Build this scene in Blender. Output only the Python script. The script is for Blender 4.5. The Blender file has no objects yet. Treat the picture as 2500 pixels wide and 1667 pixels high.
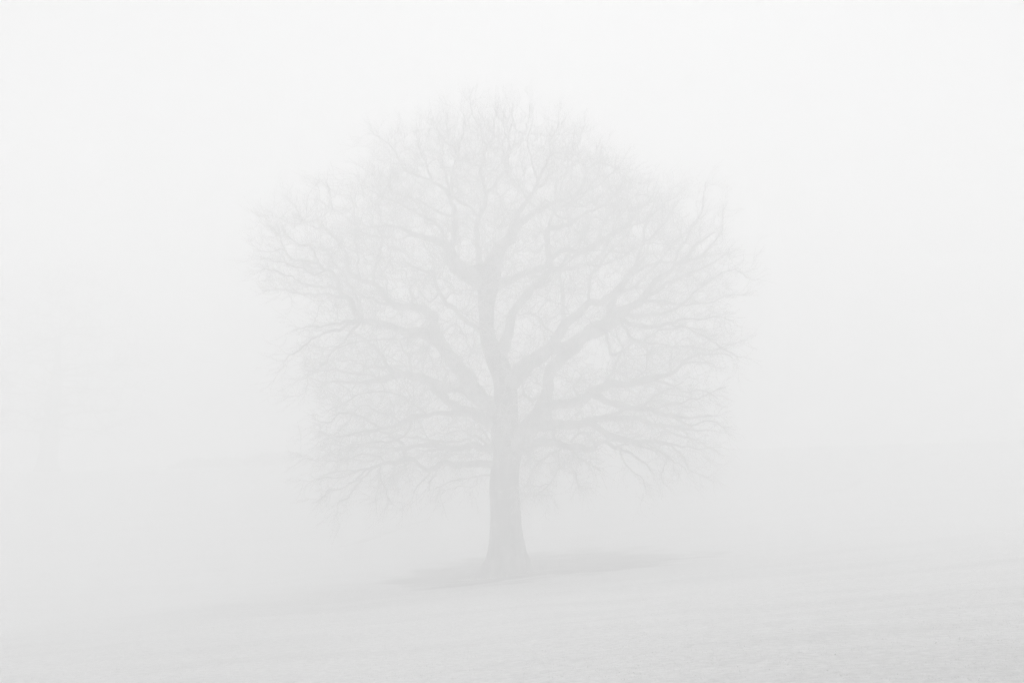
import bpy, math, random
import numpy as np
from mathutils import Vector, noise

# ------------------------------------------------------------------ scene, camera, light
sc = bpy.context.scene
col = sc.collection
rng = np.random.default_rng(11)
random.seed(11)

cam_d = bpy.data.cameras.new('camera'); cam = bpy.data.objects.new('camera', cam_d); col.objects.link(cam)
cam_d.sensor_width = 36.0; cam_d.lens = 50.0; cam_d.clip_start = 0.1; cam_d.clip_end = 2000
PITCH = 5.70
cam.location = (0, 0, 0); cam.rotation_euler = (math.radians(90 + PITCH), 0, 0)
sc.camera = cam

SUN_EL, SUN_AZ = 50.0, 4.0          # a veiled sun ahead of the camera, above the frame
world = bpy.data.worlds.new('World'); sc.world = world; world.use_nodes = True
wn = world.node_tree; wn.nodes.clear()
sky = wn.nodes.new('ShaderNodeTexSky'); sky.sky_type = 'NISHITA'; sky.sun_disc = False
sky.sun_elevation = math.radians(SUN_EL); sky.sun_rotation = math.radians(SUN_AZ)
bw = wn.nodes.new('ShaderNodeRGBToBW'); bg = wn.nodes.new('ShaderNodeBackground'); wo = wn.nodes.new('ShaderNodeOutputWorld')
bg.inputs['Strength'].default_value = 0.095
wn.links.new(sky.outputs[0], bw.inputs[0]); wn.links.new(bw.outputs[0], bg.inputs[0]); wn.links.new(bg.outputs[0], wo.inputs[0])
sun_d = bpy.data.lights.new('sun', 'SUN'); sun_d.energy = 1.5; sun_d.angle = math.radians(60); sun_d.color = (1, 1, 1)
sun = bpy.data.objects.new('sun', sun_d); col.objects.link(sun)
el, az = math.radians(SUN_EL), math.radians(SUN_AZ)
to_sun = Vector((math.sin(az) * math.cos(el), math.cos(az) * math.cos(el), math.sin(el)))
sun.rotation_euler = to_sun.to_track_quat('Z', 'Y').to_euler()

sc.view_settings.view_transform = 'Standard'; sc.view_settings.look = 'None'
sc.view_settings.gamma = 1.0; sc.view_settings.use_curve_mapping = False
sc.view_settings.exposure = 0.945
cy = sc.cycles
cy.max_bounces = 12; cy.volume_bounces = 8; cy.diffuse_bounces = 3; cy.glossy_bounces = 1
cy.transmission_bounces = 2; cy.transparent_max_bounces = 8
cy.use_denoising = True; cy.denoiser = 'OPENIMAGEDENOISE'; cy.use_adaptive_sampling = False
cy.sample_clamp_indirect = 0; cy.caustics_reflective = False; cy.caustics_refractive = False
try:
    cy.denoising_input_passes = 'RGB_ALBEDO_NORMAL'; cy.denoising_prefilter = 'NONE'; cy.denoising_quality = 'HIGH'
except Exception:
    pass

# ------------------------------------------------------------------ measured skeleton of the oak
# one line per limb (nb = a branch of limb n): x,y,z,radius in metres from the foot of the trunk
TIP, TWIGS_SIDE, TWIGS_TIP, TWIGLETS = 0.0080, 0.9, 2, .45
FOG, FOG_G = 0.0355, 0.10
FROST = 0.605

BASE=(-0.211, 53.0, -3.23)
SKELETON="""
0 -0.08,0,4.29,0.534 -0.06,0,5.05,0.504 -0.06,0,5.81,0.488 -0.03,0,6.42,0.443 -0.06,0,7.03,0.427 -0.29,0,7.65,0.443 -0.48,0,8.19,0.397 -0.68,0,8.65,0.305 -0.74,0,9.04,0.267 -0.74,0,9.42,0.282 -0.76,0,9.81,0.298 -0.71,0,10.27,0.343 -0.68,0,10.66,0.443 -0.71,0,11.05,0.504 -0.79,0,11.36,0.473
1 -0.77,0,10.74,0.351 -1.33,-0.14,11,0.335 -1.72,-0.25,11.25,0.289 -1.96,-0.36,11.59,0.227 -2.15,-0.46,11.89,0.197 -2.34,-0.54,12.07,0.181 -2.61,-0.62,12.19,0.151 -2.96,-0.72,12.3,0.136 -3.38,-0.85,12.37,0.113 -3.79,-0.98,12.55,0.075 -4.49,-1.2,12.64,0.045 -5.09,-1.38,12.61,0.03 -5.47,-1.5,12.56,0.022
1b -2.14,-0.47,11.94,0.121 -1.96,-0.63,12.17,0.113 -1.84,-0.95,12.66,0.112 -1.91,-1.22,13.04,0.112 -2.01,-1.61,13.54,0.089 -2.2,-1.85,13.8,0.081 -2.41,-2.09,14.02,0.066 -2.62,-2.28,14.13,0.058 -2.8,-2.56,14.42,0.051 -3.01,-3.01,14.9,0.036 -3.28,-3.5,15.38,0.021
1b -1.91,-1.22,13.04,0.075 -2.31,-1.07,13.1,0.067 -2.7,-0.86,13.38,0.06 -3.23,-0.59,13.67,0.053 -3.63,-0.39,13.87,0.038 -4.44,0.04,14.35,0.031 -5.12,0.5,15.08,0.023
1b -2.34,-0.55,12.13,0.075 -2.4,-0.65,12.31,0.068 -2.44,-0.82,12.61,0.06 -2.88,-1.16,12.9,0.052 -3.25,-1.45,13.12,0.044 -3.54,-1.67,13.26,0.037 -4.24,-2.2,13.43,0.029 -5.2,-3,13.78,0.022
1b -1.92,-1.61,13.62,0.059 -2.23,-0.96,14.45,0.052 -2.41,-0.33,15.21,0.045 -2.38,0.47,16.19,0.038 -2.26,1.31,17.21,0.031 -2.38,2,18.05,0.024
1b -2.68,-2.33,14.15,0.044 -3.49,-2.49,14.42,0.044 -3.92,-2.65,14.98,0.036 -4.5,-2.84,15.54,0.029 -5.08,-3,15.8,0.022
1b -3.29,-0.83,12.39,0.053 -4.26,-0.13,12.43,0.038 -5.27,0.68,12.73,0.031 -6.15,1.5,13.36,0.024
2 -0.9,0,11.21,0.229 -1.05,0.04,11.56,0.138 -1.09,0.12,12.21,0.107 -1.11,0.18,12.61,0.1 -1.09,0.26,13.19,0.1 -0.94,0.32,13.65,0.1 -0.82,0.38,14.07,0.092 -0.82,0.45,14.51,0.085 -0.95,0.51,14.94,0.077 -0.93,0.57,15.37,0.077 -0.87,0.63,15.78,0.07 -0.75,0.69,16.13,0.062 -0.55,0.76,16.55,0.054 -0.44,0.86,17.24,0.046 -0.36,0.95,17.84,0.039 -0.33,1,18.18,0.023
2b -0.79,0.41,14.27,0.077 -0.43,0.64,14.6,0.07 -0.18,0.87,14.99,0.07 0.01,1.07,15.32,0.07 0.05,1.3,15.78,0.07 0.07,1.55,16.26,0.063 0.13,1.97,17.05,0.048 0.21,2.38,17.82,0.04 0.31,2.8,18.6,0.024
2b -0.97,0.57,15.34,0.054 -1.35,0.24,15.37,0.046 -1.8,-0.31,15.61,0.045 -2.02,-0.61,15.74,0.038 -2.37,-1.26,16.08,0.03 -2.64,-2,16.51,0.022
2b -1.09,0.27,13.29,0.061 -1.19,0.19,13.43,0.054 -1.45,0.01,13.63,0.061 -1.72,-0.16,13.76,0.061 -1.97,-0.42,14.09,0.053 -2.08,-0.8,14.64,0.045 -1.76,-1.3,15.3,0.037 -1.59,-2,16.2,0.029 -1.5,-2.5,16.83,0.022
2b -0.73,0.69,16.13,0.046 -1.04,0.08,16.57,0.038 -1.25,-0.79,17.14,0.03 -1.31,-1.5,17.57,0.022
2b 0.07,1.47,16.11,0.055 0.62,2.22,16.94,0.048 0.87,2.9,17.79,0.04 0.96,3.5,18.54,0.024
3 -0.62,0,10.9,0.336 -0.5,0.1,11.53,0.291 -0.21,0.21,12.1,0.222 0.13,0.32,12.54,0.2 0.34,0.4,12.9,0.169 0.84,0.52,13.34,0.131 1.39,0.66,13.71,0.1 1.89,0.77,13.99,0.093 2.42,0.89,14.21,0.07 2.87,1,14.52,0.062 3.23,1.16,15.23,0.047 3.64,1.35,16.08,0.031 3.89,1.5,16.77,0.024
3b 0.3,0.4,12.9,0.115 0.4,0.23,13.28,0.115 0.48,0.1,13.54,0.107 0.72,-0.05,13.73,0.099 0.95,-0.23,13.98,0.091 1.07,-0.41,14.3,0.083 1.19,-0.61,14.62,0.075 1.43,-0.91,15.08,0.052 1.65,-1.26,15.62,0.045 1.87,-1.7,16.28,0.03 1.94,-2,16.74,0.022
3b 0.98,-0.26,14.05,0.061 1.46,0.32,14.72,0.054 2.12,1.15,15.55,0.047 2.8,2.14,16.6,0.04 3.17,3,17.64,0.024
3b 1.16,-0.54,14.54,0.06 0.98,-0.66,15.14,0.053 0.82,-0.82,15.88,0.038 0.98,-1,16.61,0.03
3b 1.86,0.77,13.97,0.062 1.96,1.24,14.76,0.055 2.46,1.87,15.55,0.047 2.66,2.67,16.73,0.032 2.7,3.5,17.94,0.024
3b 2.42,0.89,14.17,0.062 3.35,0.57,14.46,0.054 3.96,0.29,14.88,0.038 4.48,0,15.36,0.023
3b 0.83,-0.26,14.1,0.061 0.33,-0.63,14.38,0.045 0.06,-1,14.75,0.045 -0.12,-1.47,15.26,0.037 -0.09,-2.18,16.01,0.029 -0.52,-3,16.7,0.022
4 -0.32,0,7.99,0.336 -0.22,-0.04,8.18,0.29 -0.03,-0.15,8.59,0.205 0.15,-0.29,9.08,0.167 0.27,-0.44,9.6,0.151 0.62,-0.6,10.06,0.151 1,-0.75,10.39,0.143 1.32,-0.86,10.62,0.135 1.47,-0.95,10.86,0.12 1.78,-1.06,11.03,0.112 2.47,-1.27,11.12,0.089 2.94,-1.42,11.22,0.089 3.3,-1.55,11.43,0.067 3.65,-1.73,11.85,0.059 3.93,-1.99,12.56,0.044 4.36,-2.27,13.26,0.029 4.57,-2.5,13.89,0.022
4b 1.62,-1,10.98,0.112 1.61,-1.15,11.31,0.112 1.53,-1.45,11.84,0.111 1.53,-1.75,12.36,0.118 1.83,-1.96,12.49,0.096 2.34,-2.26,12.54,0.08 3,-2.74,12.87,0.058 3.56,-3.19,13.23,0.05 4.04,-3.69,13.71,0.035 4.23,-4,14.08,0.021
4b 1.53,-1.7,12.31,0.067 1.71,-1.6,12.94,0.059 2.17,-1.47,13.42,0.052 2.78,-1.34,13.75,0.045 3.25,-1.18,14.4,0.03 3.57,-1,15.21,0.022
4b 2.94,-1.42,11.22,0.059 3.48,-1.96,11.06,0.051 4.02,-2.69,11.25,0.043 4.67,-3.7,11.52,0.035 5.39,-5,11.87,0.021
5 -0.56,0,10.58,0.305 -0.22,0.08,10.75,0.183 0.2,0.18,10.95,0.145 0.91,0.36,11.14,0.123 1.46,0.52,11.36,0.108 1.66,0.6,11.61,0.108 2.07,0.74,11.97,0.101 2.72,0.92,12.11,0.101 3.25,1.07,12.26,0.109 3.95,1.29,12.71,0.094 4.54,1.48,13.12,0.079 5.17,1.72,13.72,0.055 5.67,1.95,14.42,0.04 6.03,2.2,15.29,0.024
5b 3.25,1.07,12.26,0.07 3.72,1.66,13.07,0.063 4.26,2.43,14.03,0.048 4.65,3.18,15.01,0.041 5.39,4,15.86,0.025
5b 4.5,1.48,13.1,0.063 5.34,1.92,13.36,0.055 6.04,2.44,14.03,0.048 6.76,2.96,14.63,0.032 7.32,3.5,15.41,0.024
5b 0.91,0.36,11.14,0.061 1.45,0.45,10.8,0.062 1.77,0.52,11.13,0.046 2.4,0.64,11.62,0.046 3.04,0.85,12.76,0.039 3.37,1,13.59,0.023
6 -0.06,0,6.81,0.382 0.24,-0.07,7.11,0.351 0.58,-0.15,7.44,0.32 0.97,-0.25,7.84,0.274 1.35,-0.33,8.05,0.25 1.79,-0.42,8.19,0.235 2.26,-0.52,8.34,0.242 2.64,-0.61,8.54,0.249 3.21,-0.74,8.79,0.278 3.66,-0.85,9.02,0.3 3.98,-0.94,9.31,0.27 4.36,-1.05,9.6,0.202 4.83,-1.16,9.83,0.157 5.4,-1.36,10.49,0.104 6.03,-1.54,10.96,0.089 6.85,-1.81,11.76,0.066 7.46,-1.99,12.2,0.037 8.26,-2.2,12.55,0.022
6b 3.84,-0.88,9.09,0.135 4.08,-1.01,9.21,0.105 4.75,-1.43,8.95,0.097 5.4,-1.84,8.89,0.081 5.74,-2.08,8.88,0.073 6.32,-2.49,9,0.051 7.06,-3.05,9.05,0.036 7.61,-3.47,9,0.029 8.23,-4,8.74,0.021
6b 3.66,-0.88,9.24,0.113 4.29,-0.89,9.39,0.098 5.02,-0.9,9.39,0.083 5.88,-0.92,9.47,0.06 6.71,-0.94,9.77,0.045 7.61,-0.96,9.92,0.03 8.52,-0.98,10.14,0.022 9.28,-1,10.37,0.015
6b 3.76,-0.88,9.17,0.15 3.92,-0.78,9.94,0.135 4.32,-0.67,10.65,0.098 4.82,-0.53,11.44,0.076 5.08,-0.42,12.07,0.061 5.29,-0.27,13.03,0.046 5.62,-0.11,14,0.03 5.83,0,14.65,0.023
6b 4.88,-1.16,9.85,0.075 5.58,-1.61,9.82,0.067 6.17,-2.05,9.7,0.059 7.09,-2.94,10.22,0.043 7.98,-3.85,10.63,0.028 8.53,-4.5,10.1,0.021
6b 4.65,-1.12,9.79,0.119 5.44,-1.28,10.18,0.097 6.06,-1.42,10.54,0.067 6.79,-1.6,10.89,0.052 7.66,-1.81,11.24,0.037 8.38,-2,11.66,0.022
6b 6.05,-1.54,10.97,0.059 6.42,-0.99,11.82,0.052 6.98,-0.3,12.71,0.045 7.48,0.51,13.81,0.038 7.69,1.17,14.74,0.031 7.81,1.5,15.22,0.024
6b 3.98,-0.97,9.19,0.067 4.2,-1.1,9.07,0.067 4.42,-1.29,8.82,0.067 4.63,-1.55,8.45,0.067 4.81,-1.7,8.31,0.059 5.02,-1.86,8.38,0.051 5.25,-2.09,8.57,0.044 5.64,-2.4,8.68,0.036 6.3,-2.93,8.71,0.029 6.95,-3.5,8.44,0.021
6b 4.99,-1.84,8.34,0.044 5.22,-1.94,8.23,0.044 5.61,-2.14,8.21,0.037 6.59,-2.69,8.05,0.029 7.28,-3.12,7.97,0.021 7.94,-3.56,8.14,0.021 8.58,-4,8.14,0.014
6b 3.66,-0.83,8.76,0.075 3.73,-1.1,8.49,0.067 3.74,-1.58,8.05,0.067 3.85,-1.89,7.83,0.059 4.19,-2.41,7.84,0.044 4.23,-2.5,7.79,0.036 4.21,-3,7.4,0.029
6b 6.34,-1.63,11.26,0.052 7.33,-1.02,11.67,0.045 8.07,-0.21,12.73,0.038 8.34,0.5,13.81,0.023
6b 5.95,-2.21,8.87,0.044 6.76,-2.73,8.59,0.036 7.66,-3.5,7.93,0.029 8.14,-4,7.46,0.021
7 1.46,-0.35,8.05,0.197 1.77,-0.25,8.47,0.19 2.14,-0.1,9.02,0.183 2.67,0.06,9.51,0.153 3.1,0.22,10.02,0.138 3.78,0.4,10.2,0.123 4.29,0.56,10.66,0.108 4.74,0.73,11.16,0.077 5.32,0.98,11.99,0.062 5.75,1.22,12.83,0.055 6.42,1.49,13.68,0.039 7.11,1.8,14.72,0.024
7b 2.14,-0.13,8.94,0.099 2.13,0.24,9.73,0.092 2.12,0.52,10.26,0.085 2.06,0.84,10.86,0.077 1.97,1.08,11.29,0.07 2.27,1.46,11.91,0.063 2.94,2.09,12.82,0.048 3.13,2.5,13.55,0.032
7b 3.1,0.22,9.99,0.077 3.15,0.82,10.86,0.07 3.54,1.43,11.58,0.063 4.07,2.14,12.34,0.048 4.78,2.98,13.14,0.04 5.37,4,14.33,0.033
7b 3.78,0.4,10.2,0.077 4.93,1.17,10.75,0.062 5.81,1.99,11.67,0.055 6.55,2.77,12.61,0.048 7.49,3.67,13.6,0.033 8.44,4.5,14.43,0.025
7b 1.89,-0.2,8.63,0.061 1.51,-0.15,9.02,0.053 1.13,-0.08,9.49,0.046 0.75,-0.04,9.57,0.038 0.44,0,9.42,0.023
7b 4.74,0.73,11.13,0.062 5.95,1.79,11.8,0.055 7.21,2.88,11.97,0.04 8.71,4.24,12.52,0.033 9.5,5,12.3,0.025
8 0.03,0,4.29,0.397 0.24,-0.04,4.52,0.412 0.49,-0.11,4.86,0.411 0.82,-0.2,5.25,0.395 1.15,-0.28,5.65,0.334 1.39,-0.37,6.02,0.273 1.54,-0.44,6.4,0.22 1.63,-0.51,6.77,0.204 1.62,-0.58,7.14,0.204 1.72,-0.65,7.44,0.196 1.99,-0.73,7.77,0.181 2.4,-0.83,8.08,0.18 2.77,-0.92,8.36,0.165 3.07,-1,8.59,0.15
8b 1.6,-0.54,6.92,0.068 1.26,-0.81,6.52,0.068 0.81,-1.12,6.36,0.075 0.58,-1.37,6.64,0.067 0.73,-1.69,7.06,0.052 1.1,-2,7.26,0.037
9 1.3,-0.34,5.87,0.228 1.65,-0.28,6.13,0.197 2.16,-0.2,6.18,0.167 2.65,-0.11,6.31,0.175 3.24,0.01,6.67,0.183 3.63,0.09,6.87,0.168 4.42,0.23,6.96,0.138 5.27,0.39,7.03,0.131 5.58,0.45,7.13,0.116 6.1,0.56,7.31,0.085 6.75,0.7,7.75,0.062 7.21,0.81,8.03,0.046 7.69,0.9,8.16,0.039 8.5,1.06,8.02,0.031 9.14,1.2,7.75,0.023
9b 6.75,0.7,7.75,0.046 7.55,1.24,7.85,0.039 7.95,1.54,7.81,0.031 8.23,2,7.34,0.024
9b 5.53,0.44,7.11,0.085 5.9,0.28,7.02,0.069 6.3,0.04,6.81,0.053 6.63,-0.17,6.61,0.046 7.41,-0.64,6.58,0.038 7.85,-1,6.18,0.022
9b 6.17,0.58,7.36,0.039 6.26,1.08,7.69,0.039 6.42,2.08,8.3,0.032 6.86,3,8.71,0.024
9b 4.67,0.29,7.06,0.054 4.94,0.16,7.23,0.046 5.16,0.01,7.45,0.046 5.26,-0.31,8.1,0.03 5.15,-0.5,8.45,0.023
9b 3.63,0.09,6.86,0.069 4.16,1.67,7.63,0.063 4.41,2.81,8.21,0.048 4.83,4,8.73,0.033
9b 2.81,-0.07,6.39,0.069 2.54,0.92,6.87,0.054 2.91,2,7.34,0.04 3.29,3,7.74,0.032
10 2.96,-0.05,6.45,0.137 3.23,-0.17,6.53,0.137 3.6,-0.36,6.34,0.136 4.05,-0.61,6.13,0.136 4.64,-0.94,6.01,0.105 5.3,-1.33,5.84,0.089 6.08,-1.81,5.61,0.066 6.96,-2.37,5.58,0.044 7.89,-3,5.71,0.029
10b 5.3,-1.33,5.84,0.059 5.93,-2.08,6.08,0.051 6.56,-2.93,6.17,0.036 7.16,-3.85,6.33,0.028 7.49,-4.5,6.57,0.021
10b 5.97,-1.73,5.62,0.052 6.61,-2.46,5.26,0.044 7.23,-3.22,5.37,0.036 7.75,-4,5.05,0.021
10b 4.85,-1.07,5.91,0.052 5.42,-1.38,6.41,0.045 5.99,-1.66,6.62,0.037 6.54,-2,7.04,0.022
11 0.74,-0.18,5.16,0.259 1.16,-0.02,5.35,0.214 1.67,0.2,5.45,0.176 2.46,0.55,5.42,0.17 3.08,0.83,5.54,0.171 3.68,1.11,5.66,0.133 4.72,1.59,5.76,0.11 5.54,1.98,5.59,0.087 6.24,2.32,5.43,0.072 6.85,2.61,5.35,0.064 7.81,3.06,5.33,0.04 8.74,3.5,5.17,0.024
11b 3.16,0.87,5.51,0.124 3.74,0.84,5.14,0.14 4.26,0.8,4.94,0.124 4.85,0.76,4.81,0.101 5.49,0.72,4.8,0.085 6.18,0.67,4.72,0.062 6.77,0.62,4.58,0.046 7.9,0.54,4.53,0.031 8.44,0.5,4.68,0.023
11b 6.2,0.67,4.69,0.054 6.46,0.72,4.38,0.046 6.76,0.79,4.03,0.046 6.98,0.84,3.72,0.039 7.49,0.93,3.49,0.031 7.91,1,3.51,0.023
11b 5.23,0.73,4.77,0.054 5.52,0.55,4.55,0.046 5.8,0.35,4.36,0.046 5.93,0.12,3.97,0.038 5.8,-0.2,3.46,0.03 5.96,-0.5,3.03,0.023
11b 5.54,1.98,5.59,0.063 6.47,2.84,5.15,0.056 7.56,3.83,4.94,0.041 8.71,5,4.39,0.025
11b 3.8,1.19,5.68,0.07 4.65,2.04,6.07,0.063 5.72,3.16,6.45,0.049 6.82,4.29,6.43,0.041 7.96,5.5,6.25,0.025
11b 6.85,2.61,5.33,0.048 7.26,2.73,4.9,0.04 7.26,2.78,4.66,0.032 7.93,3,4.03,0.024
12 0.3,-0.04,4.47,0.336 0.58,-0.18,4.56,0.243 1,-0.42,4.66,0.174 1.64,-0.82,4.75,0.143 2,-1.06,4.63,0.135 2.39,-1.33,4.53,0.127 2.87,-1.66,4.45,0.126 3.12,-1.85,4.53,0.111 3.19,-1.97,4.69,0.103 3.43,-2.15,4.77,0.081 3.65,-2.33,4.69,0.073 4,-2.67,4.38,0.065 4.51,-3.1,4.16,0.05 4.88,-3.44,3.94,0.043 5.04,-3.75,3.57,0.028 5.2,-4,3.3,0.021
12b 3.17,-1.95,4.66,0.088 2.99,-2.06,4.86,0.073 2.77,-2.19,5.03,0.066 2.47,-2.35,4.94,0.058 2.27,-2.5,4.7,0.051
12b 1.94,-1.06,4.49,0.052 1.77,-1.37,4.32,0.045 1.38,-1.99,4.15,0.044 1.03,-2.75,3.83,0.036 0.78,-3.64,3.4,0.028 0.52,-4.5,3.02,0.021
12b 1.91,-1.11,4.45,0.045 1.88,-1.24,4.24,0.037 1.87,-1.52,3.85,0.037 1.77,-1.76,3.55,0.037 1.57,-2.04,3.26,0.037 1.12,-2.41,3.17,0.029 0.67,-2.79,3.16,0.029 0.46,-3,3.07,0.022
12b 2.41,-1.33,4.47,0.045 2.38,-1.68,4.26,0.037 2.3,-2.4,3.88,0.036 2.45,-3.3,3.5,0.029 2.53,-3.99,3.22,0.028 2.75,-5,2.9,0.021
12b 2.36,-1.39,4.44,0.037 2.66,-2.91,4.09,0.036 2.87,-4.21,3.86,0.028 3.15,-6,3.61,0.02
12b 1.6,-2.04,3.26,0.037 1.23,-2.4,2.94,0.029 0.93,-2.66,2.83,0.029 0.56,-3,2.93,0.022
12b 4,-2.67,4.38,0.043 4.22,-3.16,3.8,0.036 4.6,-3.62,3.51,0.028 4.77,-4,3.16,0.021
12b 1.78,-0.9,4.75,0.068 1.75,-1.98,5.05,0.059 1.69,-3,5.29,0.058
12b 3.84,-2.5,4.53,0.044 4.39,-2.9,4.59,0.043 5.17,-3.63,4.36,0.035 5.8,-4.36,3.92,0.028 6.27,-5,3.5,0.021
13 0.03,0,5.74,0.458 -0.22,0.03,5.89,0.397 -0.58,0.07,6.12,0.336 -0.94,0.12,6.4,0.306 -1.49,0.23,7.13,0.276 -2.01,0.34,7.8,0.261 -2.42,0.42,8.3,0.246 -2.61,0.48,8.78,0.216 -2.67,0.54,9.25,0.177 -2.79,0.58,9.54,0.17 -3.23,0.65,9.78,0.154 -3.7,0.71,9.91,0.139 -4.27,0.79,9.95,0.132 -4.6,0.84,10.21,0.116 -4.8,0.9,10.58,0.109 -5.06,0.94,10.78,0.101 -5.53,1.01,10.96,0.093 -5.87,1.06,11.18,0.086 -6.08,1.1,11.31,0.078 -6.14,1.15,11.73,0.07 -6.26,1.21,12.14,0.062 -6.6,1.29,12.68,0.047 -7.09,1.39,13.18,0.031 -7.59,1.5,13.84,0.024
13b -5.06,0.94,10.78,0.078 -5.15,1.11,11.15,0.078 -5.06,1.28,11.5,0.07 -4.89,1.58,12.04,0.071 -4.87,1.84,12.53,0.055 -5.02,2.18,13.16,0.048 -4.98,2.57,13.89,0.032 -5.27,3,14.64,0.024
13b -5.6,1.02,10.98,0.054 -5.71,0.85,11.65,0.054 -5.73,0.7,12.18,0.046 -5.73,0.62,12.45,0.046 -5.75,0.52,12.8,0.046 -5.83,0.37,13.29,0.038 -5.85,0.19,13.86,0.031 -5.99,0,14.42,0.023
13b -6.3,1.22,12.22,0.047 -6.46,1.46,12.68,0.047 -6.91,1.75,12.97,0.047 -7.63,2.2,13.26,0.04 -8.27,2.63,13.64,0.032 -8.83,3,13.87,0.024
13b -8.27,2.63,13.64,0.032 -8.37,2.93,14.16,0.032 -8.75,3.27,14.56,0.024 -9.04,3.5,14.77,0.016
13b -4.6,0.84,10.21,0.046 -4.55,0.72,10.61,0.046 -4.54,0.6,10.93,0.039 -4.66,0.5,11.16,0.038 -4.36,0.25,11.71,0.031 -4.27,0,12.3,0.023
13b -3.65,0.7,9.91,0.054 -3.65,1.05,10.33,0.047 -3.71,1.41,10.73,0.047 -3.42,1.87,11.09,0.032 -2.9,2.5,11.21,0.024
13b -3.69,1.35,10.69,0.047 -3.78,1.65,11.05,0.039 -4.07,2.12,11.48,0.04 -4.84,3.02,11.99,0.032 -5.6,4,12.65,0.025
13b -4.27,0.79,9.95,0.062 -5,1.36,10.22,0.063 -5.7,1.98,10.54,0.055 -6.43,2.75,11.13,0.048 -7.36,3.61,11.58,0.033 -8.32,4.5,12.05,0.025
13b -2.57,0.47,8.7,0.069 -2.09,-0.08,9.03,0.053 -1.77,-0.4,8.99,0.038 -1.44,-1,8.47,0.03
14 -2.34,0.42,8.33,0.231 -2.64,0.32,8.57,0.215 -3.02,0.21,8.75,0.184 -3.34,0.11,8.82,0.153 -3.88,-0.05,8.91,0.137 -4.33,-0.2,9.06,0.137 -4.87,-0.38,9.19,0.136 -5.35,-0.55,9.28,0.128 -5.56,-0.65,9.5,0.113 -5.73,-0.81,9.94,0.105 -6.06,-0.99,10.29,0.097 -6.17,-1.13,10.67,0.09 -6.57,-1.32,11.02,0.067 -6.94,-1.49,11.27,0.059 -7.69,-1.77,11.35,0.052 -7.94,-1.91,11.6,0.044 -8.26,-2.14,12.08,0.037 -8.53,-2.3,12.4,0.029 -9,-2.5,12.56,0.022
14b -5.35,-0.55,9.28,0.091 -5.75,-0.95,9.17,0.075 -6.24,-1.56,9,0.052 -6.72,-2.21,8.85,0.037 -7.16,-2.85,8.71,0.029 -7.57,-3.5,8.55,0.021
14b -5.44,-0.62,9.23,0.083 -5.66,-0.83,9.13,0.075 -6.07,-1.33,8.87,0.059 -6.59,-2.02,8.61,0.044 -7.13,-2.95,8.06,0.036 -7.58,-3.81,7.57,0.028 -7.77,-4.5,7.06,0.014
14b -5.34,-0.55,9.24,0.068 -5.52,-0.66,9.07,0.06 -5.89,-0.97,8.64,0.052 -6.19,-1.31,8.14,0.045 -6.41,-1.63,7.66,0.037 -6.86,-2,7.33,0.022
14b -5.81,-0.87,10.04,0.075 -6.14,-0.92,10.08,0.068 -6.89,-1.05,10.13,0.052 -7.47,-1.16,10.12,0.045 -8.1,-1.28,10.26,0.03 -8.72,-1.41,10.31,0.03 -9.17,-1.5,10.23,0.022
14b -6.1,-1.01,10.37,0.067 -6.82,-1.62,10.37,0.052 -7.42,-2.24,10.44,0.044 -7.74,-2.65,10.6,0.036 -8.14,-3.15,10.72,0.029 -8.84,-4,10.62,0.021
14b -6.55,-1.32,11.01,0.052 -7.06,-2.01,10.83,0.044 -7.52,-2.85,10.93,0.036 -7.97,-3.69,10.94,0.028 -8.59,-5,10.88,0.021
14b -7.97,-1.95,11.63,0.037 -8.23,-2.15,11.63,0.029 -8.74,-2.63,11.48,0.022 -9.04,-3,11.64,0.014
14b -8.31,-2.16,12.11,0.029 -8.37,-3.19,12.49,0.021 -8.52,-4,12.63,0.014
14b -3.18,0.16,8.77,0.069 -3.9,0.14,8.62,0.054 -4.83,0.11,8.58,0.046 -5.63,0.08,8.5,0.038 -6.69,0.04,8.27,0.03 -7.61,0,8.42,0.023
14b -6.84,-1.43,11.22,0.045 -7.03,-2.26,11.61,0.036 -7.47,-3.31,11.73,0.029 -7.65,-4,11.9,0.021
14b -5.34,-0.55,9.28,0.06 -5.43,-0.41,9.83,0.053 -5.93,-0.14,10.72,0.038 -6.77,0.28,11.88,0.031 -7.43,0.5,12.23,0.023
15 -0.94,0.12,6.35,0.245 -1.33,0.28,6.64,0.215 -1.7,0.43,6.76,0.2 -2.3,0.67,6.87,0.17 -3.03,0.99,7.14,0.155 -3.72,1.29,7.27,0.156 -4.36,1.56,7.34,0.141 -4.85,1.78,7.19,0.103 -5.51,2.07,7.15,0.071 -6.35,2.43,7.21,0.056 -7.03,2.73,7.2,0.04 -8.06,3.18,7.34,0.032 -8.76,3.5,7.12,0.016
15b -4.27,1.51,7.35,0.094 -4.7,1.78,7.96,0.079 -4.95,1.96,8.32,0.071 -5.38,2.2,8.71,0.056 -6.06,2.54,9.15,0.04 -7.09,3,9.36,0.024
15b -3.66,1.29,7.32,0.078 -3.66,1.31,7.6,0.07 -3.73,1.35,8.01,0.055 -3.97,1.4,8.33,0.047 -4.07,1.44,8.67,0.039 -4.52,1.5,9.04,0.024
15b -4.85,1.78,7.24,0.055 -5.86,2.33,7.51,0.048 -6.9,2.95,7.65,0.04 -7.89,3.55,7.67,0.033 -8.08,4.06,6.95,0.025 -8.92,4.62,6.7,0.025 -9.48,5,6.47,0.017
15b -2.38,0.73,6.85,0.07 -2.31,1.02,7.11,0.07 -2.27,1.42,7.42,0.063 -2.49,2,7.82,0.04
15b -3.71,1.29,7.28,0.062 -4.39,1.89,7.73,0.055 -5.43,2.76,7.88,0.048 -6.69,3.86,8.14,0.041 -8,5,8.07,0.025
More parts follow.
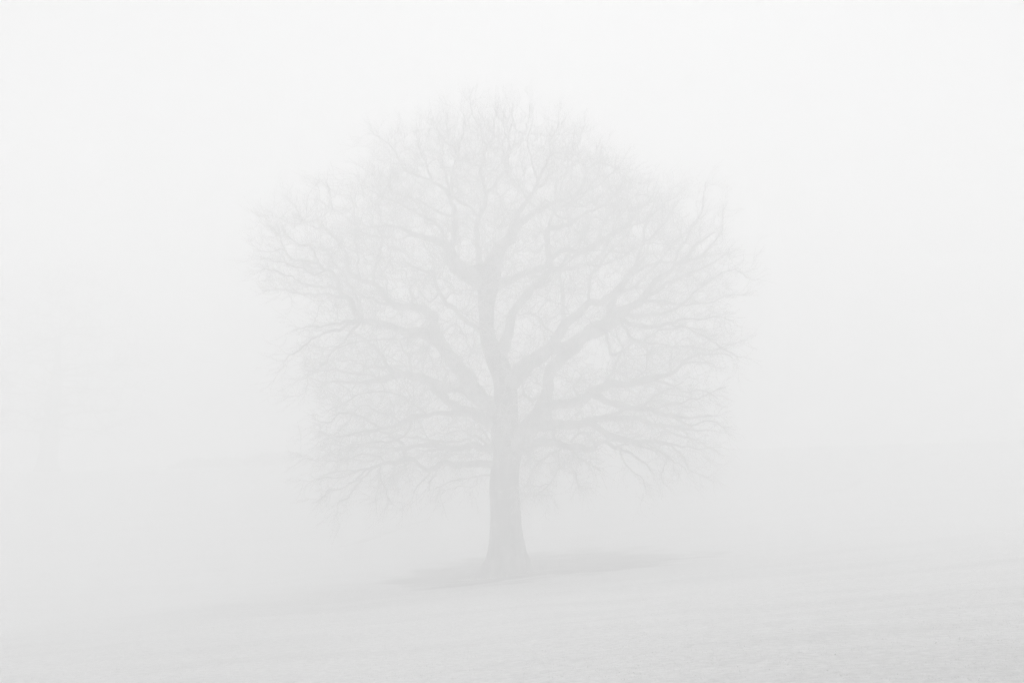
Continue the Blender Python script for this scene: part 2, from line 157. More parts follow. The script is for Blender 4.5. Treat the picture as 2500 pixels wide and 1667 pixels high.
16 -0.12,0,5.28,0.336 -0.51,0.09,5.51,0.275 -1.09,0.23,5.79,0.215 -1.69,0.37,5.98,0.177 -2.1,0.49,6.22,0.154 -2.49,0.61,6.55,0.139 -2.81,0.72,6.88,0.108 -3.05,0.8,7.09,0.077
16b -2.1,0.49,6.22,0.062 -2.34,-0.37,6.55,0.053 -2.34,-1,6.81,0.037
17 -0.86,0.16,5.64,0.199 -1.31,-0.04,5.78,0.152 -1.75,-0.25,5.83,0.114 -2.43,-0.6,5.81,0.098 -2.95,-0.89,5.69,0.09 -3.46,-1.19,5.53,0.089 -3.83,-1.41,5.4,0.089 -4.22,-1.66,5.26,0.074 -5.05,-2.17,5.12,0.059 -5.86,-2.7,4.96,0.043 -6.66,-3.24,5.08,0.029 -6.98,-3.5,5.28,0.021
17b -2.94,-0.89,5.72,0.052 -3.03,-0.94,5.87,0.052 -3.2,-1.01,6.03,0.045 -3.39,-1.08,6.1,0.045 -3.61,-1.19,6.32,0.045 -3.92,-1.31,6.46,0.045 -4.65,-1.6,6.49,0.044 -5.37,-1.9,6.35,0.037 -6.08,-2.24,5.92,0.029 -6.62,-2.5,5.69,0.022
17b -4.5,-1.83,5.21,0.052 -5.14,-2.75,5.6,0.051 -5.64,-3.48,5.64,0.043 -6.09,-4.32,5.32,0.028 -6.49,-5,5.29,0.021
17b -3.83,-1.41,5.4,0.059 -4.25,-1.35,5.75,0.052 -4.7,-1.3,5.9,0.045 -5.31,-1.22,6.05,0.037 -5.91,-1.1,5.31,0.03 -6.52,-1,4.87,0.022
17b -3.46,-1.19,5.51,0.052 -3.62,-1.82,4.99,0.044 -4,-2.47,4.75,0.044 -4.74,-3.73,4.64,0.035 -5.3,-5,4.19,0.021
18 -0.15,0,4.47,0.305 -0.47,0.1,4.57,0.199 -0.91,0.24,4.55,0.146 -1.18,0.35,4.66,0.131 -1.49,0.47,4.64,0.116 -1.9,0.62,4.53,0.116 -2.17,0.72,4.57,0.108 -2.7,0.94,4.69,0.101 -3.31,1.17,4.64,0.086 -3.75,1.35,4.52,0.078 -4.34,1.58,4.48,0.063 -4.91,1.82,4.64,0.047 -5.81,2.18,4.65,0.04 -6.98,2.65,4.74,0.032 -7.83,3,4.51,0.024
18b -0.71,0.17,4.67,0.054 -1.1,0.22,4.92,0.054 -1.76,0.3,4.81,0.054 -2.67,0.41,4.85,0.061 -3.26,0.49,4.93,0.062 -3.85,0.57,5.01,0.062 -4.26,0.62,5.01,0.062 -4.89,0.71,5.15,0.046 -5.83,0.84,5.08,0.039 -6.93,1,4.93,0.023
18b -2.26,0.76,4.54,0.062 -2.92,1.5,4.44,0.063 -3.37,2.13,4.22,0.056 -3.68,2.53,4.15,0.056 -4.14,3.23,3.87,0.041 -4.69,4,3.64,0.025
18b -3.75,1.35,4.52,0.055 -4.69,2.11,4.33,0.048 -5.74,3.05,4.11,0.04 -6.83,4.03,4.37,0.033 -7.87,5,4.72,0.025
18b -2.17,0.72,4.55,0.054 -2.41,2.3,4.26,0.048 -2.65,4,3.96,0.041
18b -0.55,0.12,4.67,0.046 -0.79,0.46,5.14,0.046 -1.18,0.76,5.26,0.039 -1.98,1.36,5.17,0.031 -2.79,2,5.12,0.024
19 -0.12,0,3.87,0.26 -0.47,-0.07,3.91,0.175 -1.09,-0.2,3.91,0.129 -1.66,-0.34,3.85,0.121 -2.16,-0.46,3.93,0.114 -2.45,-0.54,3.9,0.113 -2.69,-0.62,3.69,0.106 -2.82,-0.66,3.65,0.098 -3.06,-0.73,3.8,0.083 -3.32,-0.82,4,0.083 -3.63,-0.9,4.08,0.128 -3.89,-0.98,4.03,0.105 -4.4,-1.12,3.99,0.075 -4.91,-1.27,3.81,0.06 -5.41,-1.42,3.67,0.045 -5.98,-1.6,3.45,0.037 -6.69,-1.81,3.38,0.029 -7.32,-2,3.45,0.015
19b -3.65,-0.9,4.09,0.098 -3.63,-1.18,4.3,0.089 -3.7,-1.57,4.52,0.067 -3.88,-2.18,4.8,0.059 -4.25,-3,4.95,0.036
19b -2.79,-0.65,3.63,0.053 -2.87,-0.77,3.5,0.045 -2.97,-0.91,3.36,0.037 -3.21,-1.26,3.1,0.037 -3.31,-1.5,2.88,0.022
19b -4.11,-1.05,4.02,0.06 -4.37,-1.18,3.97,0.06 -4.54,-1.31,4.12,0.052 -4.72,-1.44,4.19,0.044 -5.42,-1.92,4.18,0.037 -6.03,-2.39,3.98,0.029 -6.82,-3.02,4.11,0.022 -7.37,-3.5,4.33,0.014
19b -4.52,-1.14,3.94,0.045 -4.55,-1.13,3.7,0.037 -4.59,-1.1,3.33,0.037 -4.74,-1.04,2.65,0.03 -4.79,-1,2.19,0.015
19b -4.55,-1.14,3.9,0.037 -4.5,-1.7,3.52,0.029 -4.33,-2.4,3.14,0.029 -4.09,-3.22,2.75,0.021 -3.81,-4,2.43,0.014
19b -4.69,-1.22,3.85,0.045 -5.21,-2.11,3.35,0.037 -5.52,-2.93,2.87,0.029 -5.75,-3.51,2.58,0.029 -5.86,-4.5,1.96,0.014
19b -5.41,-1.42,3.67,0.037 -6.31,-1.1,3.64,0.03 -7.1,-0.75,3.29,0.023 -7.69,-0.5,3.47,0.015
19b -4.98,-1.29,3.78,0.045 -5.57,-2.59,3.23,0.036 -6.12,-3.86,2.95,0.028 -6.38,-5,2.48,0.021
19b -4.04,-1.02,3.97,0.045 -4.14,-0.64,3.53,0.038 -4.1,-0.21,3.08,0.03 -3.96,0,2.93,0.023
19b -2.42,-0.55,3.83,0.045 -2.64,-1.45,3.48,0.037 -2.74,-2.26,3.17,0.029 -2.65,-3,2.89,0.022
20 -0.06,0,3.49,0.061 -0.57,-0.3,3.49,0.045 -1.15,-0.7,3.51,0.038 -1.74,-1.14,3.41,0.037 -2.15,-1.48,3.26,0.03 -2.71,-2,2.95,0.022
20b -1.06,-0.63,3.48,0.03 -1.13,-0.92,3.16,0.03 -1.56,-1.35,3.13,0.03 -2.13,-1.99,3.01,0.022 -2.54,-2.5,2.87,0.015
21 0.06,0,3.08,0.061 0.44,-0.43,3.08,0.038 0.57,-0.71,2.92,0.03 0.95,-1.26,2.82,0.03 1.28,-1.76,2.84,0.029 1.74,-2.5,2.74,0.022
22 -0.74,0,8.76,0.137 -0.98,-0.09,8.9,0.099 -1.48,-0.3,9.23,0.091 -1.87,-0.52,9.61,0.091 -2.22,-0.69,9.85,0.09 -2.39,-0.82,10.1,0.09 -2.55,-1.02,10.55,0.075 -2.65,-1.23,10.99,0.067 -3.02,-1.39,10.97,0.052 -3.38,-1.57,11.12,0.044 -3.74,-1.75,11.27,0.037 -4.1,-2,11.66,0.022
22b -2.29,-0.73,9.95,0.045 -1.89,-1.44,10.16,0.037 -1.41,-2.2,10.13,0.037 -0.95,-3,10.09,0.029
22b -2.44,-0.89,10.23,0.045 -2.78,-1.48,9.85,0.037 -3.05,-2,10.01,0.029 -3.28,-3,10.46,0.022
"""
HULL=[(-9.8, 13.4), (-9.08, 13.63), (-8.47, 14.06), (-7.08, 14.47), (-6.0, 14.89), (-6.09, 16.39), (-4.93, 17.27), (-3.14, 17.59), (-2.29, 18.11), (-0.88, 18.23), (0.52, 18.15), (1.15, 17.59), (2.55, 17.48), (3.64, 16.87), (4.1, 16.16), (4.87, 15.29), (5.96, 15.05), (7.58, 14.65), (8.27, 13.87), (8.72, 12.77), (8.82, 11.52), (9.45, 10.58), (9.44, 9.96), (9.19, 8.57), (8.63, 7.65), (8.24, 7.04), (8.37, 5.66), (8.13, 4.75), (7.96, 3.68), (7.73, 3.08), (6.89, 3.15), (6.13, 2.93), (5.53, 3.38), (4.62, 3.99), (4.01, 3.99), (3.41, 4.21), (3.17, 3.0), (2.18, 2.7), (0.97, 2.55), (0.51, 2.7), (-0.7, 3.0), (-2.06, 2.7), (-2.82, 2.85), (-3.73, 2.7), (-4.18, 2.17), (-5.09, 1.99), (-6.76, 1.84), (-6.77, 2.48), (-7.76, 3.15), (-7.74, 4.44), (-7.1, 5.05), (-7.3, 5.81), (-8.68, 6.27), (-8.37, 7.8), (-8.54, 9.04), (-8.86, 9.96), (-9.8, 10.51), (-9.74, 11.83)]
HOLES=[(3.28, 7.99, 0.64), (2.89, 7.5, 0.38), (-3.03, 11.6, 0.46), (4.45, 11.64, 0.43), (4.97, 8.8, 0.31), (0.82, 8.34, 0.23), (-2.31, 5.43, 0.43), (-1.63, 9.89, 0.24)]
# ------------------------------------------------------------------ helpers
def mesh_obj(name, v, f, mat, parent=None, smooth=True):
    me = bpy.data.meshes.new(name)
    v = np.asarray(v, np.float32); f = np.asarray(f, np.int32)
    k = f.shape[1]
    me.vertices.add(len(v)); me.vertices.foreach_set('co', v.ravel())
    me.loops.add(f.size); me.loops.foreach_set('vertex_index', f.ravel())
    me.polygons.add(len(f))
    me.polygons.foreach_set('loop_start', np.arange(0, f.size, k, dtype=np.int32))
    me.polygons.foreach_set('loop_total', np.full(len(f), k, np.int32))
    if smooth: me.polygons.foreach_set('use_smooth', np.ones(len(f), bool))
    me.update(calc_edges=True); me.materials.append(mat)
    o = bpy.data.objects.new(name, me); col.objects.link(o)
    if parent: o.parent = parent
    return o

class Geo:
    """collects quads, then builds one mesh"""
    def __init__(s): s.v = []; s.f = []; s.n = 0
    def add(s, v, f):
        if len(v) == 0: return
        s.v.append(v); s.f.append(f + s.n); s.n += len(v)
    def build(s, name, mat, parent=None):
        return mesh_obj(name, np.concatenate(s.v), np.concatenate(s.f), mat, parent)

def unit(a): return a / np.maximum(np.linalg.norm(a, axis=-1, keepdims=True), 1e-9)

def tubes(P, R, sides):
    """P (N,K,3) centre lines, R (N,K) radii -> vertices and quads of N tapered tubes"""
    N, K, _ = P.shape
    D = np.empty_like(P); D[:, 1:-1] = P[:, 2:] - P[:, :-2]; D[:, 0] = P[:, 1] - P[:, 0]; D[:, -1] = P[:, -1] - P[:, -2]
    D = unit(D)
    ref = unit(np.cross(unit(P[:, -1] - P[:, 0]), unit(rng.normal(size=(N, 3)))))[:, None, :]
    A = unit(ref - D * (ref * D).sum(-1, keepdims=True)); B = np.cross(D, A)
    t = np.arange(sides) * 2 * math.pi / sides
    V = P[:, :, None] + R[:, :, None, None] * (A[:, :, None] * np.cos(t)[:, None] + B[:, :, None] * np.sin(t)[:, None])
    idx = np.arange(N * K * sides).reshape(N, K, sides)
    nx = np.roll(idx, -1, 2)
    F = np.stack([idx[:, :-1], nx[:, :-1], nx[:, 1:], idx[:, 1:]], -1)
    return V.reshape(-1, 3), F.reshape(-1, 4)

def spline(pts, step):
    """Catmull-Rom through (n,4) points, resampled; columns x y z r"""
    p = np.asarray(pts, float)
    q = np.vstack([2 * p[0] - p[1], p, 2 * p[-1] - p[-2]])
    out = []
    for i in range(1, len(q) - 2):
        a, b, c, d = q[i - 1:i + 3]
        n = max(1, int(round(np.linalg.norm(c[:3] - b[:3]) / step)))
        t = (np.arange(n) / n)[:, None]
        s = 0.5 * (2 * b + (c - a) * t + (2 * a - 5 * b + 4 * c - d) * t ** 2 + (3 * b - a - 3 * c + d) * t ** 3)
        s[:, 3] = (b + (c - b) * t)[:, 3]
        out.append(s)
    out.append(p[-1:])
    return np.vstack(out)

def nvec(v):
    return np.array([noise.noise(v), noise.noise(v + Vector((31.7, 4.1, 9.6))), noise.noise(v + Vector((7.3, 51.2, 17.9)))]) * .8

def knots(p, k, amp):
    """crooks, kinks and swellings along a branch"""
    for i in range(len(p)):
        a = nvec(Vector(p[i, :3]) * k + Vector((3.1, 1.7, 9.2)))
        b = nvec(Vector(p[i, :3]) * k * 3.1 + Vector((8.1, 4.7, 2.2)))
        s = min(1.0, i / 4)
        p[i, :3] += (a * amp + b * amp * .55) * s
        p[i, 3] *= 1 + .20 * noise.noise(Vector(p[i, :3]) * 1.9) + .14 * noise.noise(Vector(p[i, :3]) * 5.3)
    return p

def limb_geo(geo, p):
    r = p[:, 3].max()
    geo.add(*tubes(p[None, :, :3], p[None, :, 3], 14 if r > .15 else 10 if r > .07 else 6 if r > .03 else 4))

# ------------------------------------------------------------------ materials
def mat(name):
    m = bpy.data.materials.new(name); m.use_nodes = True
    nt = m.node_tree; nt.nodes.clear()
    out = nt.nodes.new('ShaderNodeOutputMaterial')
    b = nt.nodes.new('ShaderNodeBsdfPrincipled'); nt.links.new(b.outputs[0], out.inputs['Surface'])
    b.inputs['Roughness'].default_value = 0.9
    try: b.inputs['Specular IOR Level'].default_value = 0.2
    except Exception: pass
    return m, nt, b

def ramp(nt, fac, stops):
    r = nt.nodes.new('ShaderNodeValToRGB')
    while len(r.color_ramp.elements) < len(stops): r.color_ramp.elements.new(0.5)
    for e, (p, c) in zip(r.color_ramp.elements, stops): e.position = p; e.color = (*c, 1)
    nt.links.new(fac, r.inputs[0]); return r.outputs[0]

def noise_tex(nt, scale, detail=4, sx=(1, 1, 1), turn=0):
    tc = nt.nodes.new('ShaderNodeTexCoord'); mp = nt.nodes.new('ShaderNodeMapping'); mp.inputs['Scale'].default_value = sx; mp.inputs['Rotation'].default_value = (0, 0, math.radians(turn))
    n = nt.nodes.new('ShaderNodeTexNoise'); n.inputs['Scale'].default_value = scale; n.inputs['Detail'].default_value = detail
    nt.links.new(tc.outputs['Object'], mp.inputs[0]); nt.links.new(mp.outputs[0], n.inputs[0])
    return n.outputs[0]

def bark_material(name, k, add):
    m, nt, b = mat(name)
    n1 = noise_tex(nt, 5, 6, (1, 1, .16)); n2 = noise_tex(nt, 1.2, 3)
    c = ramp(nt, n1, [(p, tuple(v * k + add for v in q)) for p, q in ((.3, (.02, .02, .019)), (.55, (.05, .049, .047)), (.8, (.10, .099, .096)))])
    c2 = ramp(nt, n2, [(.4, (.75, .75, .75)), (.7, (1.25, 1.25, 1.25))])
    mx = nt.nodes.new('ShaderNodeMix'); mx.data_type = 'RGBA'; mx.blend_type = 'MULTIPLY'; mx.inputs[0].default_value = 1
    nt.links.new(c, mx.inputs[6]); nt.links.new(c2, mx.inputs[7]); nt.links.new(mx.outputs[2], b.inputs['Base Color'])
    bp = nt.nodes.new('ShaderNodeBump'); bp.inputs['Strength'].default_value = .8; bp.inputs['Distance'].default_value = .05
    nt.links.new(n1, bp.inputs['Height']); nt.links.new(bp.outputs[0], b.inputs['Normal'])
    return m
BARK = bark_material('bark', 2.6, .17)
RIME_HAZE = bark_material('rimed_hazy_bark', 2.6, .42)      # limbs carry hoar frost; colour also lightened to stand for thicker fog higher up
def twig_material():
    m, nt, b = mat('twig_bark')
    c = ramp(nt, noise_tex(nt, 3, 2), [(.3, (.48, .48, .48)), (.7, (.64, .64, .64))])
    nt.links.new(c, b.inputs['Base Color']); return m
TWIG = twig_material()

def ground_material():
    m, nt, b = mat('frosted_turf')
    a = nt.nodes.new('ShaderNodeAttribute'); a.attribute_name = 'litter'
    n1 = noise_tex(nt, 9, 5); n2 = noise_tex(nt, .42, 6, (.30, 1, 1), 9); n3 = noise_tex(nt, 38, 3)
    f = FROST
    c = ramp(nt, n1, [(.3, (f * .86,) * 3), (.7, (f * 1.08,) * 3)])
    c2 = ramp(nt, n2, [(.30, (.90,) * 3), (.5, (1.0,) * 3), (.70, (1.05,) * 3)])
    c3 = ramp(nt, n3, [(.3, (.93,) * 3), (.7, (1.05,) * 3)])
    def mul(x, y):
        mx = nt.nodes.new('ShaderNodeMix'); mx.data_type = 'RGBA'; mx.blend_type = 'MULTIPLY'; mx.inputs[0].default_value = 1
        nt.links.new(x, mx.inputs[6]); nt.links.new(y, mx.inputs[7]); return mx.outputs[2]
    k = mul(mul(c, c2), c3)
    lit = ramp(nt, noise_tex(nt, 3, 5, (.6, 1, 1)), [(.35, (.06, .058, .055)), (.7, (.20, .195, .19))])
    mx = nt.nodes.new('ShaderNodeMix'); mx.data_type = 'RGBA'
    # leaf litter lies in patches: the wide mask is broken up by noise
    br = noise_tex(nt, .9, 8, (.45, 1, 1), 9)
    s1 = nt.nodes.new('ShaderNodeMath'); s1.operation = 'MULTIPLY_ADD'; s1.inputs[1].default_value = 1.5; s1.inputs[2].default_value = -.75
    nt.links.new(br, s1.inputs[0])
    s2 = nt.nodes.new('ShaderNodeMath'); s2.operation = 'ADD'; nt.links.new(a.outputs['Fac'], s2.inputs[0]); nt.links.new(s1.outputs[0], s2.inputs[1])
    s3 = nt.nodes.new('ShaderNodeMapRange'); s3.interpolation_type = 'SMOOTHSTEP'
    s3.inputs['From Min'].default_value = .12; s3.inputs['From Max'].default_value = .95; s3.inputs['To Max'].default_value = .85
    nt.links.new(s2.outputs[0], s3.inputs['Value'])
    s4 = nt.nodes.new('ShaderNodeMath'); s4.operation = 'MULTIPLY'; s4.use_clamp = True
    s5 = nt.nodes.new('ShaderNodeMath'); s5.operation = 'MULTIPLY'; s5.use_clamp = True; s5.inputs[1].default_value = 4
    nt.links.new(a.outputs['Fac'], s5.inputs[0]); nt.links.new(s5.outputs[0], s4.inputs[0]); nt.links.new(s3.outputs[0], s4.inputs[1])
    nt.links.new(s4.outputs[0], mx.inputs[0]); nt.links.new(k, mx.inputs[6]); nt.links.new(lit, mx.inputs[7])
    nt.links.new(mx.outputs[2], b.inputs['Base Color'])
    bp = nt.nodes.new('ShaderNodeBump'); bp.inputs['Strength'].default_value = .35; bp.inputs['Distance'].default_value = .03
    nt.links.new(n3, bp.inputs['Height']); nt.links.new(bp.outputs[0], b.inputs['Normal'])
    return m
def grass_material():
    m, nt, b = mat('frosted_grass')
    f = FROST
    c = ramp(nt, noise_tex(nt, 14, 3), [(.3, (f * 1.02,) * 3), (.7, (min(.92, f * 1.2),) * 3)])
    nt.links.new(c, b.inputs['Base Color']); return m

# ------------------------------------------------------------------ the ground
GY = np.array([-60, 0, 8, 15, 25, 40, 53, 65, 80, 95, 103, 120, 160, 300.])
GZ = np.array([-0.6, -1.70, -1.88, -2.05, -2.51, -3.02, -3.26, -2.77, -1.03, 1.68, 1.85, 1.75, 1.6, 1.5])
def pchip(xk, yk, x):
    h = np.diff(xk); d = np.diff(yk) / h; m = np.zeros_like(yk)
    for i in range(1, len(xk) - 1):
        if d[i - 1] * d[i] > 0:
            w1, w2 = 2 * h[i] + h[i - 1], h[i] + 2 * h[i - 1]; m[i] = (w1 + w2) / (w1 / d[i - 1] + w2 / d[i])
    m[0], m[-1] = d[0], d[-1]
    i = np.clip(np.searchsorted(xk, x) - 1, 0, len(xk) - 2); t = np.clip((x - xk[i]) / h[i], 0, 1)
    return (2*t**3-3*t**2+1)*yk[i] + (t**3-2*t**2+t)*h[i]*m[i] + (-2*t**3+3*t**2)*yk[i+1] + (t**3-t**2)*h[i]*m[i+1]

TX, TY = BASE[0], BASE[1]                     # foot of the oak
def wob(x, y, k, s): return np.array([noise.fractal(Vector((a * k, b * k, s)), 1.0, 2.1, 3) for a, b in zip(x, y)])
TRACKS = [[(-14.9, 62.5), (-9.0, 68.5), (-3.6, 78.0), (2, 86)], [(16.5, 76.), (22., 84.), (28.5, 91.), (36, 98)]]
def track_mask(x, y):
    m = np.zeros_like(x)
    for t in TRACKS:
        for (ax, ay), (bx, by) in zip(t, t[1:]):
            L = (bx - ax) ** 2 + (by - ay) ** 2
            s = np.clip(((x - ax) * (bx - ax) + (y - ay) * (by - ay)) / L, 0, 1)
            d = np.hypot(x - ax - s * (bx - ax), y - ay - s * (by - ay))
            m = np.maximum(m, np.exp(-(d / .35) ** 2))
    return m
def litter_mask(x, y, w):
    u = (x - TX - 1.4) / 7.6; v = (y - TY - 0.2)
    v = np.where(v < 0, v / 7.6, v / 10.)
    d = np.hypot(u, v) + .22 * w + .10 * np.sin(x * 1.9 + 1.3 * np.sin(y * 1.1)) * np.sin(x * .7 + y * .9)
    return np.clip((1.0 - d) / np.where(v < 0, np.interp(x, [-8, -2, 3, 7], [.8, .65, .55, .75]), .45), 0, 1)
def ground_z(x, y, w=0., fine=0.):
    tilt = np.interp(y, [0, 50, 70, 95, 140], [.08, .088, .07, .04, .02])
    z = pchip(GY, GZ, y) + tilt * 45 * np.tanh(x / 45)
    return z + .07 * w * np.clip(y / 20, .3, 2.2) - .05 * litter_mask(x, y, w) - .07 * track_mask(x, y) + fine
def ground_at(x, y):
    x = np.atleast_1d(np.asarray(x, float)); y = np.atleast_1d(np.asarray(y, float))
    return ground_z(x, y, wob(x, y, .22, 4.2))

ys = np.concatenate([np.linspace(-45, 6, 24), 6 + (np.linspace(0, 1, 360) ** 1.5) * 96, np.linspace(104, 260, 40)])
ss = np.linspace(-1, 1, 261); xs = 150 * np.sign(ss) * (.16 * np.abs(ss) + .84 * np.abs(ss) ** 2.6)
gx, gy = [a.ravel() for a in np.meshgrid(xs, ys)]
w = wob(gx, gy, .22, 4.2); fine = .018 * wob(gx, gy, 2.4, 7.7)
gz = ground_z(gx, gy, w, fine)
nx_, ny_ = len(xs), len(ys)
ii = (np.arange(ny_ - 1)[:, None] * nx_ + np.arange(nx_ - 1)[None]).ravel()
ground = mesh_obj('ground', np.stack([gx, gy, gz], 1), np.stack([ii, ii + 1, ii + nx_ + 1, ii + nx_], 1), ground_material())
at = ground.data.attributes.new('litter', 'FLOAT', 'POINT')
at.data.foreach_set('value', np.clip(litter_mask(gx, gy, w) + .45 * track_mask(gx, gy), 0, 1).astype(np.float32))
ground['kind'] = 'structure'; ground['label'] = 'frosted turf field sloping up to the right and rising into the fog'

# short frosted grass, a blade at a time, where the camera is near enough to see it
NB = 190000
by = 11.5 * (95 / 11.5) ** rng.random(NB); bx = (rng.random(NB) * 2 - 1) * (by * .39 + 1.5)
wv = wob(bx, by, .22, 4.2); fv = .018 * wob(bx, by, 2.4, 7.7)
lm = litter_mask(bx, by, wv); keep = rng.random(NB) > lm * .8
bx, by, wv, fv = bx[keep], by[keep], wv[keep], fv[keep]; n = len(bx)
bz = ground_z(bx, by, wv, fv) - .012
# longer tufts left standing round the foot of the oak
nt_ = 1600; ta = rng.uniform(0, 2 * math.pi, nt_); tr_ = rng.uniform(.75, 1.75, nt_) + .25 * np.sin(ta * 5)
tx, ty = TX + tr_ * np.cos(ta), TY + tr_ * np.sin(ta); tz = ground_at(tx, ty) - .02
bx, by, bz, n = np.append(bx, tx), np.append(by, ty), np.append(bz, tz), n + nt_
h = rng.uniform(.003, .014, n); h[-nt_:] = rng.uniform(.03, .15, nt_) * (.5 + .5 * np.sin(ta * 9) ** 2); a = rng.uniform(0, 2 * math.pi, n); wd = rng.uniform(.002, .006, n)
ln = rng.normal(0, .045, (n, 2))
v = np.empty((n, 3, 3)); v[:, 0] = np.stack([bx - np.cos(a) * wd, by - np.sin(a) * wd, bz], 1)
v[:, 1] = np.stack([bx + np.cos(a) * wd, by + np.sin(a) * wd, bz], 1); v[:, 2] = np.stack([bx + ln[:, 0], by + ln[:, 1], bz + h + .012], 1)
grass = mesh_obj('grass', v.reshape(-1, 3), np.arange(n * 3).reshape(-1, 3), grass_material(), smooth=False)
grass['kind'] = 'stuff'; grass['label'] = 'short frosted grass covering the field in the foreground'; grass['category'] = 'grass'

# ------------------------------------------------------------------ branch growth
def colonise(seed_p, seed_d, seed_l, att, step, kill, reach, iters, up, jitter=.28, momentum=.45):
    """grow branches from the seeds towards the points att; returns positions, parents, limb ids"""
    P = [np.asarray(seed_p)]; D = [np.asarray(seed_d)]; L = [np.asarray(seed_l)]; PA = [np.full(len(seed_p), -1)]
    n = len(seed_p); pos = P[0]; dirs = D[0]
    A = np.asarray(att)
    best = np.full(len(A), 1e9); bi = np.zeros(len(A), int)
    def upd(new, off):
        for s in range(0, len(A), 2000):
            d = ((A[s:s+2000, None] - new[None]) ** 2).sum(-1)
            j = d.argmin(1); dm = d[np.arange(len(j)), j]
            m = dm < best[s:s+2000]; best[s:s+2000][m] = dm[m]; bi[s:s+2000][m] = j[m] + off
    for s in range(0, n, 1500): upd(pos[s:s+1500], s)
    A, best, bi = A, best, bi
    kids = np.zeros(n, int)
    for it in range(iters):
        alive = best > kill ** 2
        A, best, bi = A[alive], best[alive], bi[alive]
        if len(A) == 0: break
        m = best < reach ** 2
        acc = np.zeros((n, 3)); np.add.at(acc, bi[m], unit(A[m] - pos[bi[m]]))
        src = np.unique(bi[m]); src = src[kids[src] < 3]
        if len(src) == 0: break
        d = unit(acc[src]) + momentum * dirs[src] + rng.normal(0, jitter, (len(src), 3)); d[:, 2] += up
        d = unit(d); new = pos[src] + d * step
        kids[src] += 1
        P.append(new); D.append(d); L.append(np.concatenate(L)[src] if False else lim[src] if it else np.asarray(seed_l)[src]); PA.append(src)
        pos = np.vstack([pos, new]); dirs = np.vstack([dirs, d]); kids = np.concatenate([kids, np.zeros(len(new), int)])
        lim = np.concatenate(L)
        upd(new, n); n = len(pos)
    return pos, np.concatenate(PA), np.concatenate(L), dirs

def pipe_radii(pa, n0, tip, ex):
    n = len(pa); c = np.zeros(n)
    haskid = np.zeros(n, bool); haskid[pa[pa >= 0]] = True
    c[~haskid] = 1
    for i in range(n - 1, n0 - 1, -1): c[pa[i]] += c[i]
    return tip * np.maximum(c, 1) ** (1 / ex), c, haskid

def chains(pos, pa, n0, c):
    """follow the strongest child to make polylines of node ids"""
    n = len(pos); strong = np.full(n, -1)
    for i in range(n0, n):
        p = pa[i]
        if p >= n0 and (strong[p] < 0 or c[i] > c[strong[p]]): strong[p] = i
    out = []
    for i in range(n0, n):
        p = pa[i]
        if p < n0 or strong[p] != i:
            ch = [p, i]
            while strong[ch[-1]] >= 0: ch.append(strong[ch[-1]])
            out.append(ch)
    return out

def sprays(geo, base, dirs, bend, n_side, L, r0, r1, K, sides=3, spread=.9, kink=.16):
    """short crooked twigs from base points; returns twig centre lines"""
    N = len(base)
    d = unit(unit(dirs) + rng.normal(0, spread * .6, (N, 3)) + bend * .5)
    P = np.empty((N, K, 3)); P[:, 0] = base; s = (L / (K - 1))[:, None]
    for k in range(1, K):
        P[:, k] = P[:, k - 1] + d * s
        d = unit(d + rng.normal(0, kink, (N, 3)) + bend * .14)
    t = np.linspace(0, 1, K)
    R = r0[:, None] * (1 - t) + r1 * t
    geo.add(*tubes(P, R, sides))
    return P

def lenval(n, a, b): return rng.uniform(a, b, n)
# ------------------------------------------------------------------ the oak
def tag(o, label=None, cat=None, group=None):
    if label: o['label'] = label
    if cat: o['category'] = cat
    if group: o['group'] = group
    return o

oak = bpy.data.objects.new('oak_tree', None); col.objects.link(oak)
oak.location = (BASE[0], BASE[1], BASE[2])
tag(oak, 'large bare oak with broad domed crown standing alone in the fog', 'tree')

def trunk_mesh():
    # height above the ground, left edge, right edge (metres from the foot's centre)
    prof = [(-.7, -1.75, 1.75), (-.25, -1.42, 1.45), (0., -1.20, 1.20), (.12, -1.07, 1.05), (.3, -.93, .98), (.45, -.83, .95), (.65, -.76, .82),
            (.98, -.69, .73), (1.45, -.63, .61), (2.2, -.61, .52), (3.0, -.62, .46), (3.7, -.58, .46), (4.3, -.49, .55)]
    rows = [((a + b) / 2, 0., z, (b - a) / 2) for z, a, b in prof]
    rows += [tuple(r) for r in SK[0][1]][1:]
    p = spline(rows, .11)
    ns = 56; V = []
    lob = [(0.15, 1.0, .26), (1.05, .55, .28), (1.95, .8, .26), (2.95, 1.0, .3), (3.85, .75, .26), (4.35, .55, .20), (5.05, .95, .30), (5.75, .5, .22)]
    for i, (x, y, z, r) in enumerate(p):
        fl = max(0., 1 - (z + .1) / 2.4) ** 1.6
        for k in range(ns):
            a = 2 * math.pi * k / ns
            b = 0
            for la, am, wd in lob:
                dd = (a - la + math.pi) % (2 * math.pi) - math.pi
                b = max(b, am * math.exp(-(dd / wd) ** 2))
            rr = r * (1 - .42 * min(fl, 1) * (1 - b)) * (1 - .05 * min(1, fl * 3))
            q = Vector((math.cos(a) * 3.2, math.sin(a) * 3.2, z * .8))
            rr *= 1 + .055 * noise.fractal(q, 1, 2, 3) + .018 * noise.noise(Vector((math.cos(a) * 14, math.sin(a) * 14, z * 1.3)))
            V.append((x + rr * math.cos(a), y + rr * math.sin(a), z + .02 * noise.noise(q * 2)))
    n = len(p); idx = np.arange(n * ns).reshape(n, ns); nx = np.roll(idx, -1, 1)
    F = np.stack([idx[:-1], nx[:-1], nx[1:], idx[1:]], -1).reshape(-1, 4)
    return mesh_obj('trunk', V, F, BARK, oak), p

SK = []
for ln in SKELETON.strip().splitlines():
    k, *pts = ln.split()
    SK.append((k, np.array([[float(c) for c in p.split(',')] for p in pts])))

